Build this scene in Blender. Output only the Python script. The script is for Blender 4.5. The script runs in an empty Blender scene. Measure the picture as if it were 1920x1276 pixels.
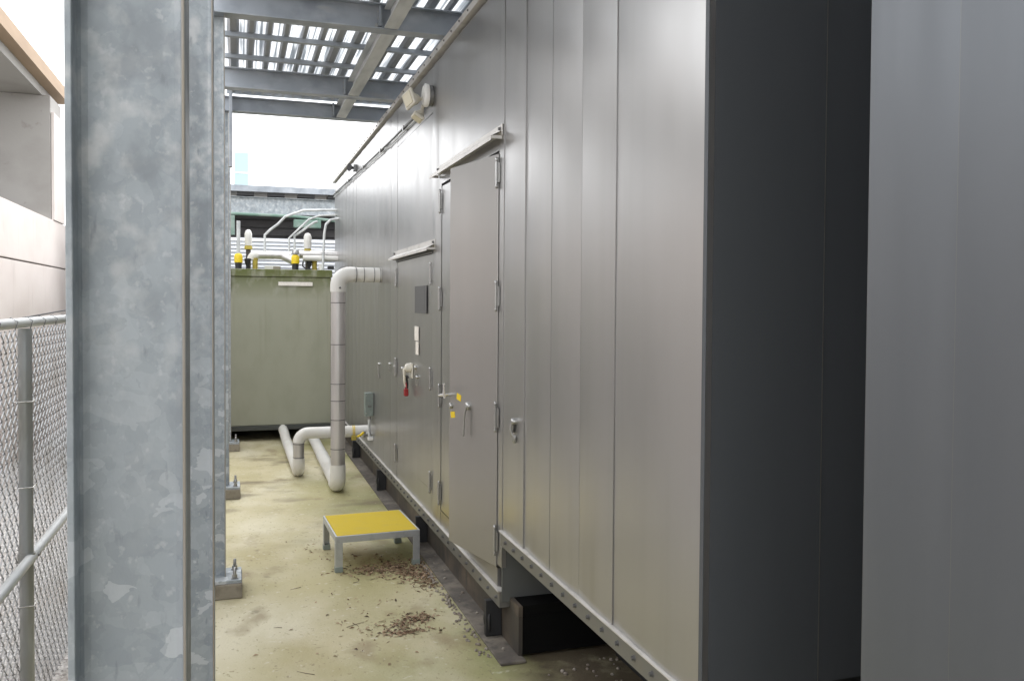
import bpy, bmesh, math, random
from mathutils import Vector, Matrix
random.seed(7)
S = bpy.context.scene
COL = S.collection
R = math.radians

# ------------------------------------------------------------------ camera
cam_d = bpy.data.cameras.new("camera")
cam = bpy.data.objects.new("camera", cam_d)
COL.objects.link(cam)
cam_d.sensor_width = 36.0
cam_d.lens = 1600.0 / 1920.0 * 36.0
cam_d.shift_y = (609.6 - 638.0) / 1920.0
cam_d.clip_start = 0.02
cam_d.clip_end = 1500.0
r_, u_, d_ = (Vector((0.95174107, -0.30683682, 0.00633306)), Vector((0.00151837, 0.02534285, 0.99967767)),
              Vector((0.30689841, 0.95142467, -0.02458572)))
m = Matrix.Identity(4)
for i in range(3):
    m[i][0], m[i][1], m[i][2] = r_[i], u_[i], -d_[i]
m[0][3], m[1][3], m[2][3] = 0.0, 0.0, 1.7
cam.matrix_world = m
S.camera = cam

# ------------------------------------------------------------------ sky, sun, exposure
SUN_EL, SUN_AZ = R(52), R(28)
w = bpy.data.worlds.new("World")
S.world = w
w.use_nodes = True
nt = w.node_tree
nt.nodes.clear()
out = nt.nodes.new("ShaderNodeOutputWorld")
bg = nt.nodes.new("ShaderNodeBackground")
sky = nt.nodes.new("ShaderNodeTexSky")
sky.sky_type = 'NISHITA'
sky.sun_disc = False
sky.sun_elevation = SUN_EL
sky.sun_rotation = SUN_AZ % (2 * math.pi)
sky.air_density = 1.0
sky.dust_density = 4.0
hs = nt.nodes.new("ShaderNodeHueSaturation")
hs.inputs['Saturation'].default_value = 0.08
nt.links.new(sky.outputs[0], hs.inputs['Color'])
cl = nt.nodes.new("ShaderNodeMix")            # even cloud layer over the clear sky
cl.data_type = 'RGBA'
cl.inputs[0].default_value = 0.78
cl.inputs[7].default_value = (7.0, 7.1, 7.25, 1)
nt.links.new(hs.outputs[0], cl.inputs[6])
nt.links.new(cl.outputs[2], bg.inputs['Color'])
bg.inputs['Strength'].default_value = 0.15
nt.links.new(bg.outputs[0], out.inputs['Surface'])

sd = bpy.data.lights.new("sun", 'SUN')
sd.energy = 0.6
sd.angle = R(35)
sd.color = (1.0, 0.97, 0.93)
so = bpy.data.objects.new("sun", sd)
COL.objects.link(so)
sv = Vector((math.sin(SUN_AZ) * math.cos(SUN_EL), math.cos(SUN_AZ) * math.cos(SUN_EL), math.sin(SUN_EL)))
so.rotation_euler = (-sv).to_track_quat('-Z', 'Y').to_euler()

S.view_settings.view_transform = 'Standard'
S.view_settings.look = 'None'
S.view_settings.gamma = 1.0
S.view_settings.exposure = 1.55
S.view_settings.use_curve_mapping = False

# ------------------------------------------------------------------ materials
def mat(name, base, rough=0.5, metal=0.0, mixes=(), bump=None, rough_var=None, spec=None, trans=0.0):
    """mixes: list of (color, scale(xyz or float), lo, hi, detail, amount) layered on base by noise masks."""
    m = bpy.data.materials.new(name)
    m.use_nodes = True
    t = m.node_tree
    b = t.nodes["Principled BSDF"]
    b.inputs['Roughness'].default_value = rough
    b.inputs['Metallic'].default_value = metal
    if spec is not None:
        b.inputs['Specular IOR Level'].default_value = spec
    geo = t.nodes.new("ShaderNodeNewGeometry")

    def noise(scale, detail=4.0, off=0.0, kind='noise', rnd=1.0):
        mp = t.nodes.new("ShaderNodeMapping")
        sc = scale if isinstance(scale, tuple) else (scale,) * 3
        mp.inputs['Scale'].default_value = sc
        mp.inputs['Location'].default_value = (off, off * 1.7, off * .6)
        t.links.new(geo.outputs['Position'], mp.inputs['Vector'])
        if kind == 'voronoi':
            n = t.nodes.new("ShaderNodeTexVoronoi")
            n.inputs['Scale'].default_value = 1.0
            n.inputs['Randomness'].default_value = rnd
            nz = t.nodes.new("ShaderNodeTexNoise")
            nz.inputs['Scale'].default_value = 2.2
            nz.inputs['Detail'].default_value = 2.0
            t.links.new(mp.outputs[0], nz.inputs['Vector'])
            mx = t.nodes.new("ShaderNodeVectorMath")
            mx.operation = 'MULTIPLY_ADD'
            mx.inputs[1].default_value = (.55, .55, .55)
            t.links.new(nz.outputs['Color'], mx.inputs[0])
            t.links.new(mp.outputs[0], mx.inputs[2])
            t.links.new(mx.outputs[0], n.inputs['Vector'])
            sp = t.nodes.new("ShaderNodeSeparateColor")
            t.links.new(n.outputs['Color'], sp.inputs[0])
            return sp.outputs[0]
        n = t.nodes.new("ShaderNodeTexNoise")
        n.inputs['Scale'].default_value = 1.0
        n.inputs['Detail'].default_value = detail
        t.links.new(mp.outputs[0], n.inputs['Vector'])
        return n.outputs[0]

    def remap(s, lo, hi, a=0.0, c=1.0):
        r = t.nodes.new("ShaderNodeMapRange")
        r.inputs[1].default_value, r.inputs[2].default_value = lo, hi
        r.inputs[3].default_value, r.inputs[4].default_value = a, c
        t.links.new(s, r.inputs[0])
        return r.outputs[0]

    rgb = t.nodes.new("ShaderNodeRGB")
    rgb.outputs[0].default_value = (*base, 1)
    cur = rgb.outputs[0]
    for k, mxs in enumerate(mixes):
        col, sc, lo, hi, det, amt = mxs[:6]
        kind = mxs[6] if len(mxs) > 6 else 'noise'
        f = remap(noise(sc, det, 3.1 * k + .7, kind), lo, hi, 0.0, amt)
        if len(mxs) > 7 and mxs[7]:                      # extra positional mask (axis, lo, hi)
            ax, l2, h2 = mxs[7]
            sx = t.nodes.new("ShaderNodeSeparateXYZ")
            t.links.new(geo.outputs['Position'], sx.inputs[0])
            g = remap(sx.outputs[ax], l2, h2)
            mu = t.nodes.new("ShaderNodeMath")
            mu.operation = 'MULTIPLY'
            t.links.new(f, mu.inputs[0])
            t.links.new(g, mu.inputs[1])
            f = mu.outputs[0]
        mx = t.nodes.new("ShaderNodeMix")
        mx.data_type = 'RGBA'
        t.links.new(f, mx.inputs[0])
        t.links.new(cur, mx.inputs[6])
        mx.inputs[7].default_value = (*col, 1)
        cur = mx.outputs[2]
    t.links.new(cur, b.inputs['Base Color'])
    if rough_var:
        sc, a, c = rough_var
        t.links.new(remap(noise(sc, 3.0, 9.0), .3, .7, a, c), b.inputs['Roughness'])
    if bump:
        sc, dist, det = bump
        bp = t.nodes.new("ShaderNodeBump")
        bp.inputs['Strength'].default_value = 1.0
        bp.inputs['Distance'].default_value = dist
        t.links.new(noise(sc, det, 5.0), bp.inputs['Height'])
        t.links.new(bp.outputs[0], b.inputs['Normal'])
    if trans:
        tr = t.nodes.new("ShaderNodeBsdfTranslucent")
        t.links.new(cur, tr.inputs['Color'])
        ms = t.nodes.new("ShaderNodeMixShader")
        ms.inputs[0].default_value = trans
        t.links.new(b.outputs[0], ms.inputs[1])
        t.links.new(tr.outputs[0], ms.inputs[2])
        t.links.new(ms.outputs[0], t.nodes["Material Output"].inputs[0])
    return m

GALV = mat("galvanized", (.335, .37, .395), .50, .15, [
    ((.40, .435, .46), 34.0, .25, .95, 0, .7, 'voronoi'),
    ((.26, .29, .315), 40.0, .45, 1.0, 0, .45, 'voronoi'),
    ((.54, .57, .59), (15, 15, 22), .79, .82, 0, .75, 'voronoi', (2, 1.7, 1.2)),
    ((.26, .295, .325), (16, 16, 21), .77, .80, 0, .65, 'voronoi', (2, 1.6, 1.0)),
    ((.55, .56, .56), (30, 30, 26), .48, .68, 8, .75, 'noise', (2, 1.3, 1.9)),
    ((.22, .245, .265), (15, 15, 11), .46, .62, 8, .7, 'noise', (2, 1.2, 1.9)),
    ((.58, .59, .60), (70, 70, 60), .63, .72, 3, .35),
    ((.16, .18, .20), (55, 55, 16), .64, .74, 5, .55)],
    bump=((60, 60, 40), .0008, 3), rough_var=((18, 18, 9), .40, .62))
GALV_DARK = mat("galvanized_beam", (.38, .41, .45), .5, .3, [
    ((.52, .54, .57), (4, 4, 9), .5, .7, 5, .8), ((.24, .265, .30), (5, 5, 5), .5, .75, 4, .8),
    ((.42, .42, .42), (3, 3, 14), .66, .74, 5, .7)], rough_var=((8, 8, 8), .4, .65))
GALV_LT = mat("galvanized_light", (.60, .615, .615), .45, .1, [((.30, .32, .33), (9, 2, 9), .45, .7, 4, .7)])
RUST = mat("flange_edge", (.34, .31, .26), .6, .4, [((.35, .33, .30), (4, 4, 6), .45, .65, 4, .8)])
PANEL = mat("panel_paint", (.42, .416, .412), .29, .88, [
    ((.45, .442, .436), (5, 5, .5), .35, .7, 2, .6), ((.39, .382, .372), (13, 13, .6), .45, .75, 2, .3),
    ((.31, .285, .24), (9, 9, .7), .55, .78, 4, .55, 'noise', (2, 1.3, .3))],
    bump=((3.5, 3.5, 1.0), .0007, 0), rough_var=((5, 5, .6), .29, .35))
DOORP = mat("door_paint", (.375, .367, .357), .35, .88, [((.405, .395, .383), (5, 5, .5), .35, .7, 2, .5)],
    bump=((3.5, 3.5, 1.0), .0006, 0), rough_var=((5, 5, .6), .33, .39))
TRIM = mat("trim_metal", (.62, .60, .57), .42, .25, [((.30, .29, .27), (10, 10, 10), .5, .75, 4, .5)])
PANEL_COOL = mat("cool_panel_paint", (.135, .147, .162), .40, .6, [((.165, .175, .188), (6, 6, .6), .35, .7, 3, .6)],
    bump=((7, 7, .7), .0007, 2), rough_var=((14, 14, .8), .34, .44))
STEP = mat("step_paint", (.13, .135, .13), .5, .3)
SLATE = mat("slate_grey", (.072, .079, .088), .55, .1, [((.082, .089, .098), (5, 5, 1), .4, .7, 3, .6)])  # dark slate tone of the end panels, darker than the wall panels
RAIL = mat("rail_metal", (.20, .198, .185), .42, .55, [((.22, .20, .17), (9, 9, 14), .55, .75, 5, .6)])
CORE = mat("dark_core", (.035, .036, .038), .6, .2)
SKID = mat("skid_paint", (.060, .052, .043), .6, .1, [
    ((.14, .11, .08), (3, 3, 5), .45, .7, 6, .8), ((.03, .03, .033), (12, 12, 5), .5, .7, 5, .7)],
    bump=(30, .0015, 5))
SKID_TOE = mat("skid_toe", (.10, .087, .075), .75, .0, [((.24, .21, .17), 7, .45, .7, 6, .8), ((.06, .055, .05), 22, .5, .7, 5, .7)],
    bump=(50, .002, 5))
SHADE_BLACK = mat("shade_black", (.006, .006, .006), .8, spec=.08)  # deep shade at the skid end, put into a near-black colour
BLACK = mat("black_rubber", (.018, .018, .02), .55)
STEEL = mat("bright_steel", (.42, .42, .41), .3, .9, [((.3, .3, .3), 80, .5, .7, 3, .5)])
CHROME = mat("polished_handle", (.66, .65, .63), .25, .8)
WHITE_INS = mat("white_pipe_jacket", (.66, .65, .62), .42, 0, [((.55, .52, .46), (5, 5, 5), .5, .75, 5, .5), ((.40, .37, .30), (9, 9, 9), .66, .8, 5, .6)])
JACKET = mat("aluminium_jacket", (.56, .545, .535), .36, .75, [((.32, .31, .30), (14, 14, 2), .45, .7, 4, .5)], bump=((20, 20, 9), .0006, 2))
BAND = mat("jacket_band", (.18, .18, .18), .4, .7)
CONC = mat("slab_concrete", (.465, .415, .26), .82, 0, [
    ((.58, .54, .405), (1.3, .9, 1), .40, .60, 7, .9),
    ((.37, .325, .175), (2.4, 1.5, 1), .46, .66, 8, .75),
    ((.235, .245, .085), (1.9, 1.2, 1), .38, .60, 8, .8, 'noise', (0, .3, 1.1)),
    ((.40, .36, .19), (1.1, .7, 1), .46, .66, 7, .6),
    ((.24, .185, .105), (3.6, 2.2, 1), .58, .70, 8, .65),
    ((.13, .10, .06), (1.5, 2.6, 1), .56, .68, 8, .75, 'noise', (1, 5.0, 8.5)),
    ((.19, .155, .09), (55, 38, 9), .62, .72, 3, .6),
    ((.62, .59, .49), (28, 28, 9), .64, .74, 4, .5),
    ((.13, .11, .06), (9, 9, 9), .66, .74, 6, .5),
    ((.075, .055, .035), (5, 5, 5), .20, .50, 6, .92, 'noise', (0, 1.14, 1.36))],  # below the enclosure: dirt, with the shade there painted in too
    bump=((70, 70, 30), .0022, 6), rough_var=((3, 3, 3), .6, .92))
PRECAST = mat("precast_concrete", (.68, .62, .59), .85, 0, [
    ((.62, .55, .52), (1.5, 1.5, 2.5), .40, .7, 5, .7), ((.42, .37, .34), (8, 8, 1.6), .6, .8, 5, .35), ((.62, .57, .54), 60, .55, .8, 2, .4)],
    bump=(90, .001, 4))
FASCIA = mat("tan_fascia", (.40, .29, .20), .8, 0, [((.32, .23, .16), (3, 1.2, 5), .4, .7, 5, .7)])
GREYCONC = mat("grey_concrete", (.36, .345, .33), .85, 0, [
    ((.27, .255, .24), (1.4, 1.4, 2.0), .45, .65, 5, .6), ((.22, .20, .18), (7, 7, 7), .66, .74, 5, .5)], bump=(50, .001, 4))
GROUT = mat("grout_pad", (.26, .235, .19), .9, 0, [((.16, .14, .11), 18, .5, .7, 5, .7)], bump=(60, .003, 4))
TANK = mat("tank_paint", (.30, .305, .235), .6, .0, [
    ((.34, .338, .265), (2, 2, .7), .4, .7, 4, .6), ((.25, .262, .195), (5, 5, 2.5), .48, .72, 6, .5),
    ((.10, .118, .025), (8, 8, 5), .33, .50, 7, .95, 'noise', (2, 1.74, 2.07)),
    ((.18, .175, .11), (17, 17, .7), .54, .70, 4, .5, 'noise', (2, .9, 2.1))], rough_var=((9, 9, 3), .45, .7))
TANK_DK = mat("tank_base_paint", (.06, .065, .06), .6, .1)
YEL = mat("yellow_tread", (.56, .41, .012), .75, 0, [((.52, .39, .04), (14, 14, 4), .5, .7, 5, .6), ((.42, .29, .03), (35, 35, 9), .66, .76, 4, .4)], bump=(260, .0018, 2))
YELPAINT = mat("yellow_paint", (.72, .52, .01), .45, 0, [((.50, .36, .02), 25, .55, .75, 4, .6)])
YELOLD = mat("weathered_yellow", (.38, .30, .05), .7, 0, [((.20, .16, .05), 20, .5, .7, 4, .7)])
ALU = mat("aluminium_frame", (.46, .48, .50), .4, .7, [((.33, .35, .37), (18, 18, 18), .5, .7, 4, .6)])
CREAM = mat("cream_enamel", (.62, .59, .51), .4)
WHITE = mat("white_enamel", (.80, .79, .76), .4)
LENS = mat("lamp_lens", (.55, .50, .36), .2, 0, spec=.7)
LABEL = mat("paper_label", (.78, .74, .68), .55, 0, [((.62, .58, .52), (90, 90, 40), .52, .6, 1, .5)])
GREYSIGN = mat("grey_sign", (.088, .088, .088), .6)
BOXGREEN = mat("box_grey_green", (.23, .27, .25), .45, .1, [((.18, .21, .2), 25, .5, .7, 3, .5)])
REDP = mat("red_lock", (.26, .012, .015), .35)
GREENP = mat("green_pipe_paint", (.13, .215, .175), .55, 0, [((.28, .33, .30), (4, 4, 4), .45, .65, 4, .7)])
SLATW = mat("white_slat", (.62, .64, .68), .5, .1, [((.48, .50, .54), (3, 3, 3), .5, .7, 3, .6)])
SLATD = mat("grey_slat", (.17, .165, .17), .6, .1, [((.10, .10, .105), (2, 2, 3), .45, .7, 4, .8)])
DECKRIB = mat("deck_rib", (.30, .315, .335), .45, .3, [((.28, .29, .30), (8, 2, 8), .5, .7, 4, .7)])
SKYL = mat("skylight_sheet", (.76, .77, .78), .35, 0, [((.22, .24, .26), (60, .8, 1), .50, .62, 5, .85), ((.30, .32, .34), (3, 1.5, 9), .55, .75, 5, .5)], trans=.85)
LEAF = [mat("dry_leaf_brown", (.20, .125, .075), .85), mat("dry_leaf_tan", (.36, .26, .17), .85), mat("dry_leaf_dark", (.07, .04, .025), .85)]
STONE = mat("pebble", (.20, .17, .14), .9, 0, [((.33, .30, .26), 40, .45, .6, 2, .8)])
GRAVEL = mat("gravel", (.40, .39, .38), .9, 0, [((.62, .61, .60), 45, .52, .58, 4, .9), ((.12, .115, .11), 38, .56, .64, 4, .85), ((.35, .31, .28), 3, .45, .65, 4, .5)], bump=(50, .02, 4))
EARTH = mat("yard_ground", (.30, .28, .25), .9, 0, [((.22, .21, .19), .6, .4, .7, 6, .8)])
WIRE = mat("fence_wire", (.40, .41, .42), .45, .7, [((.22, .21, .19), 6, .5, .7, 3, .7)])
POSTG = mat("fence_post", (.33, .35, .355), .42, .5, [((.27, .275, .25), (6, 6, 3), .45, .65, 4, .7), ((.44, .46, .47), (20, 20, 3), .5, .7, 3, .5)])
BLUEGL = mat("pale_blue_tower", (.40, .56, .61), .4)

# ------------------------------------------------------------------ mesh helpers
ORG = {}

class MB:
    def __init__(self):
        self.v, self.f, self.sm = [], [], []

    def add(self, vs, fs, smooth=False):
        n = len(self.v)
        self.v += [Vector(p) for p in vs]
        self.f += [tuple(i + n for i in q) for q in fs]
        self.sm += [smooth] * len(fs)
        return self

    def box(self, x0, y0, z0, x1, y1, z1, bev=0.0, M=None):
        x0, x1 = min(x0, x1), max(x0, x1)
        y0, y1 = min(y0, y1), max(y0, y1)
        z0, z1 = min(z0, z1), max(z0, z1)
        bm = bmesh.new()
        vs = [bm.verts.new(p) for p in ((x0, y0, z0), (x1, y0, z0), (x1, y1, z0), (x0, y1, z0), (x0, y0, z1), (x1, y0, z1), (x1, y1, z1), (x0, y1, z1))]
        for q in ((0, 3, 2, 1), (4, 5, 6, 7), (0, 1, 5, 4), (1, 2, 6, 5), (2, 3, 7, 6), (3, 0, 4, 7)):
            bm.faces.new([vs[i] for i in q])
        if bev > 0:
            bmesh.ops.bevel(bm, geom=bm.edges[:], offset=bev, segments=2, profile=.5, affect='EDGES')
        bm.verts.index_update()
        pts = [v.co.copy() for v in bm.verts]
        if M is not None:
            pts = [M @ p for p in pts]
        self.add(pts, [[v.index for v in f.verts] for f in bm.faces])
        bm.free()
        return self

    def prism(self, poly, ax, a, b, M=None):
        """extrude 2-D polygon (in the two other axes, cyclic order) along axis ax from a to b."""
        n = len(poly)
        def P(u, v, t):
            return {0: (t, u, v), 1: (u, t, v), 2: (u, v, t)}[ax]
        vs = [P(u, v, a) for u, v in poly] + [P(u, v, b) for u, v in poly]
        if M is not None:
            vs = [M @ Vector(p) for p in vs]
        fs = [tuple(range(n)), tuple(range(2 * n - 1, n - 1, -1))]
        fs += [(i, i + n, (i + 1) % n + n, (i + 1) % n) for i in range(n)]
        return self.add(vs, fs)

    def tube(self, path, r, n=12, cap=True, smooth=True):
        path = [Vector(p) for p in path]
        rr = r if isinstance(r, (list, tuple)) else [r] * len(path)
        t0 = (path[1] - path[0]).normalized()
        up = Vector((0, 0, 1)) if abs(t0.z) < .9 else Vector((1, 0, 0))
        nx = t0.cross(up).normalized()
        vs, fs = [], []
        for i, p in enumerate(path):
            if i == 0: t = path[1] - path[0]
            elif i == len(path) - 1: t = path[-1] - path[-2]
            else: t = (path[i + 1] - path[i]).normalized() + (path[i] - path[i - 1]).normalized()
            t.normalize()
            nx = (nx - t * nx.dot(t)).normalized()
            ny = t.cross(nx)
            for k in range(n):
                a = 2 * math.pi * k / n
                vs.append(p + (nx * math.cos(a) + ny * math.sin(a)) * rr[i])
        for i in range(len(path) - 1):
            for k in range(n):
                fs.append((i * n + k, i * n + (k + 1) % n, (i + 1) * n + (k + 1) % n, (i + 1) * n + k))
        self.add(vs, fs, smooth)
        if cap:
            nb = (len(path) - 1) * n
            self.add(vs[:n], [tuple(range(n - 1, -1, -1))])
            self.add(vs[nb:], [tuple(range(n))])
        return self

    def lathe(self, c, axis, prof, n=16, smooth=True):
        """prof: list of (dist along axis, radius)."""
        c, axis = Vector(c), Vector(axis).normalized()
        return self.tube([c + axis * d for d, _ in prof], [max(r, 1e-4) for _, r in prof], n, True, smooth)

    def build(self, name, material, parent=None, at=None, **tags):
        me = bpy.data.meshes.new(name)
        o0 = ORG[parent] if parent is not None else Vector((0, 0, 0))
        org = Vector(at) if at is not None else o0
        me.from_pydata([tuple(p - org) for p in self.v], [], self.f)
        for p, s in zip(me.polygons, self.sm):
            p.use_smooth = s
        bm = bmesh.new(); bm.from_mesh(me)
        bmesh.ops.recalc_face_normals(bm, faces=bm.faces[:])
        bm.to_mesh(me); bm.free()
        for mm in (material if isinstance(material, list) else [material]):
            me.materials.append(mm)
        o = bpy.data.objects.new(name, me)
        COL.objects.link(o)
        if parent is not None:
            o.parent = parent
        o.location = org - o0
        ORG[o] = org
        for k, v in tags.items():
            o[k] = v
        return o

def B(*a, **k):
    return MB().box(*a, **k)

def T(path, r, n=12, **k):
    return MB().tube(path, r, n, **k)

def arc(c, a, b, r, n=7):
    """quarter arc centred c from c+a*r to c+b*r"""
    c, a, b = Vector(c), Vector(a), Vector(b)
    return [c + (a * math.cos(t) + b * math.sin(t)) * r for t in [math.pi / 2 * i / n for i in range(n + 1)]]

def thing(name, loc, label, cat, group=None):
    o = bpy.data.objects.new(name, None)
    o.empty_display_size = .1
    COL.objects.link(o)
    o.location = loc
    ORG[o] = Vector(loc)
    o['label'], o['category'] = label, cat
    if group: o['group'] = group
    return o

def tag(o, label, cat, group=None):
    o['label'], o['category'] = label, cat
    if group: o['group'] = group
    return o

def inst(src, parent, pos, name=None, rot=None):
    """another copy of a small piece (shared mesh) at world position pos"""
    c = src.copy()
    COL.objects.link(c)
    c.parent = parent
    c.location = Vector(pos) - ORG[parent]
    if rot: c.rotation_euler = rot
    ORG[c] = Vector(pos)
    return c

def copy_tree(o, parent=None):
    c = o.copy()
    COL.objects.link(c)
    c.parent = parent
    for ch in list(o.children):
        copy_tree(ch, c)
    return c

# ------------------------------------------------------------------ ground
def sheet(name, x0, y0, x1, y1, z, material, th=None):
    if th:
        return B(x0, y0, z - th, x1, y1, z).build(name, material, kind='structure')
    return MB().add([(x0, y0, z), (x1, y0, z), (x1, y1, z), (x0, y1, z)], [(0, 1, 2, 3)]).build(name, material, kind='structure')

sheet('ground', -400, -300, 400, 900, -.30, EARTH)
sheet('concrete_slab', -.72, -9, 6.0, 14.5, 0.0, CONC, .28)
sheet('gravel_strip', -2.5, -9, -.72, 24, -.22, GRAVEL, .05)

# ------------------------------------------------------------------ generator enclosure
XW = 1.24
enc = thing('generator_enclosure', (2.5, 6.8, 0), 'long brushed grey sheet metal generator enclosure with two hooded doors, on a dark skid', 'enclosure')
ZT = 3.27
# solid inner body behind the skins
B(XW + .024, 4.0, .26, 3.9, 11.55, ZT - .01).build('body', CORE, enc)
B(XW + .024, 2.12, .56, 3.9, 3.995, ZT - .01).build('body', CORE, enc)

def skin(y0, y1, z0, z1, parent=enc, name='wall_panel', x=XW, bow=.004, tilt=None, material=PANEL, th=.022, gap=.0008):
    """one vertical sheet panel, slightly bowed and leaning, facing -X"""
    y0, y1, z0, z1 = y0 + gap, y1 - gap, z0 + gap, z1 - gap
    if tilt is None: tilt = random.uniform(-.0022, .0022)
    bw = bow * random.uniform(.2, 1.3)
    nz, ny = 6, 8
    ph = random.uniform(0, 6)
    vs, fs = [], []
    for j in range(nz + 1):
        z = z0 + (z1 - z0) * j / nz
        for i in range(ny + 1):
            u = i / ny
            yy = y0 + (y1 - y0) * u
            t = 2 * u - 1
            xx = x - bw * (1 - t * t) - tilt * t * .8 - .0009 * math.sin(ph + j * 1.1) * (1 - t * t)
            vs.append((xx, yy, z))
    for j in range(nz):
        for i in range(ny):
            a = j * (ny + 1) + i
            fs.append((a, a + 1, a + ny + 2, a + ny + 1))
    mb = MB().add(vs, fs, True)
    xb = x + th
    n = ny + 1
    per = [i for i in range(n)] + [j * n + ny for j in range(1, nz + 1)] + [nz * n + i for i in range(ny - 1, -1, -1)] + [j * n for j in range(nz - 1, 0, -1)]
    pv = [vs[i] for i in per]
    bv = [(xb, p[1], p[2]) for p in pv]
    k = len(pv)
    mb.add(pv + bv, [(i, (i + 1) % k, (i + 1) % k + k, i + k) for i in range(k)])
    return mb.build(name, material, parent)

# near part, six sheets and a jamb
ys = [2.093, 2.385, 2.688, 2.999, 3.31, 3.654, 3.985]
for a, b in zip(ys[:-1], ys[1:]):
    skin(a, b, .59, ZT, tilt=random.choice((-1, 1)) * random.uniform(.002, .0055))
skin(3.985, 4.062, .40, ZT, name='door_jamb', bow=0, tilt=0)
# above tall door
skin(4.062, 5.32, 2.46, ZT, name='header_panel', bow=.004)
# strip between the doors
skin(5.32, 5.40, .285, ZT, bow=0)
skin(5.40, 5.58, .285, ZT)
# large service panel with the second door in it
skin(5.58, 6.88, 2.965, ZT, name='header_panel', bow=.003)
skin(5.58, 6.88, 2.06, 2.96, name='service_panel', bow=.004)
skin(5.58, 6.88, .285, .45, name='sill_panel', bow=.001)
y = 6.88
k = 0
while y < 11.5:
    y2 = min(y + .3105, 11.585)
    skin(y, y2, .285, ZT, tilt=random.choice((-1, 1)) * random.uniform(.0005, .003))
    y = y2
# end face that looks at the camera side (in the gap)
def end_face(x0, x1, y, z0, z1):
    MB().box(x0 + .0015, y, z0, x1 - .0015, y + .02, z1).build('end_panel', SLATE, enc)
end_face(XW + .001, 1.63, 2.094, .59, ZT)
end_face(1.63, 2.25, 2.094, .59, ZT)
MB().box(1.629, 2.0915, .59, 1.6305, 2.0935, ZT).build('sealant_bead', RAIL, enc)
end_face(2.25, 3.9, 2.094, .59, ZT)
B(XW + .005, 3.99, .23, 3.9, 4.003, .62).build('step_panel', STEP, enc)       # face below the raised near part
# base rails
B(XW - .006, 4.0, .20, XW + .05, 11.59, .278).build('base_rail', RAIL, enc)
B(XW - .016, 4.0, .279, XW + .02, 11.59, .2845).build('rail_lip', TRIM, enc)
B(XW - .006, 2.093, .515, XW + .05, 3.987, .583).build('base_rail', RAIL, enc)
B(XW - .016, 2.093, .584, XW + .02, 3.99, .5895).build('rail_lip', TRIM, enc)
B(XW + .052, 3.992, .20, 3.9, 4.04, .278).build('base_rail', RAIL, enc)
B(XW + .052, 4.042, .205, 3.9, 11.58, .255).build('floor_pan', CORE, enc)
B(XW + .052, 2.1, .515, 3.9, 3.988, .555).build('floor_pan', CORE, enc)
# top trim with a shadow gap under it
B(XW + .02, 2.093, ZT, XW + .045, 11.59, ZT + .022).build('roof_seam', CORE, enc)
MB().prism([(XW - .028, ZT + .0225), (XW + .06, ZT + .0225), (XW + .06, ZT + .075), (XW - .028, ZT + .062)], 1, 2.09, 11.595).build('roof_trim', TRIM, enc)
B(XW + .061, 2.1, ZT + .0225, 3.9, 11.59, ZT + .05).build('roof_panel', GALV_LT, enc)
# bolts
bolt = MB().lathe((0, 0, 0), (-1, 0, 0), [(0, .011), (.002, .011), (.003, .0075), (.011, .0075), (.012, .005)], 8, False).build('bolt', BAND, enc, at=(0, 0, 0))
bolt.location = Vector((XW - .006, 2.25, .549)) - ORG[enc]
for i in range(1, 14):
    inst(bolt, enc, (XW - .006, 2.25 + .127 * i, .549))
for i in range(52):
    inst(bolt, enc, (XW - .006, 4.05 + .1445 * i, .24))
for i in range(40):
    inst(bolt, enc, (XW - .028, 4.2 + .19 * i, ZT + .042)).scale = (.55, .7, .7)

# hinges
def hinge(parent, y, z, x=XW, h=.115):
    mb = MB().tube([(x - .014, y, z - h / 2), (x - .014, y, z + h / 2)], .008, 8)
    mb.box(x - .010, y - .03, z - h * .42, x - .003, y - .004, z + h * .42)
    mb.box(x - .010, y + .004, z - h * .42, x - .003, y + .03, z + h * .42)
    mb.lathe((x - .014, y, z + h / 2), (0, 0, 1), [(0, .006), (.012, .010), (.02, .004)], 8)
    mb.lathe((x - .014, y, z - h / 2), (0, 0, -1), [(0, .006), (.012, .010), (.02, .004)], 8)
    return mb.build('hinge', STEEL, parent)

# tall double door: right leaf ajar 12 degrees, left leaf shut
DH = Vector((XW, 4.0655, 0))
Md = Matrix.Translation(DH) @ Matrix.Rotation(R(12), 4, 'Z')
leafd = MB().box(-.006, .001, .385, .036, .546, 2.445, .003, M=Md).build('door', DOORP, enc, label='tall door leaf standing slightly ajar')
B(XW, 4.615, .385, XW + .022, 5.30, 2.445, .003).build('door', PANEL, enc, label='closed leaf behind the open one')
B(XW + .002, 4.064, .288, XW + .022, 5.318, .378).build('threshold', DOORP, enc)
for z in (2.35, 1.74, 1.137, .518):
    hinge(leafd, 4.068, z)
for z in (2.349, 1.732, 1.114, .492):
    hinge(enc, 5.31, z)
# handles on the ajar leaf
def on_leaf(u, z, d=0):
    return Md @ Vector((-.006 - d, u, z))
hb = MB()
hb.tube([on_leaf(.518, 1.20), on_leaf(.518, 1.20, .04)], .010, 10)
hb.tube([on_leaf(.518, 1.185, .04), on_leaf(.518, 1.21, .046), on_leaf(.512, 1.265, .048)], [.010, .009, .005], 8)
hb.tube([on_leaf(.518, 1.20, .04), on_leaf(.55, 1.197, .045), on_leaf(.60, 1.19, .040)], [.009, .007, .005], 8)
hb.build('door_handle', CHROME, leafd)
hb = MB()
hb.lathe(on_leaf(.515, 1.14), (Md.to_3x3() @ Vector((-1, 0, 0))), [(0, .016), (.012, .016), (.016, .011)], 12)
hb.build('keyhole', STEEL, leafd)
hb = MB()
hb.lathe(on_leaf(.31, 1.16), (Md.to_3x3() @ Vector((-1, 0, 0))), [(0, .022), (.012, .022), (.018, .012)], 12)
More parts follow.
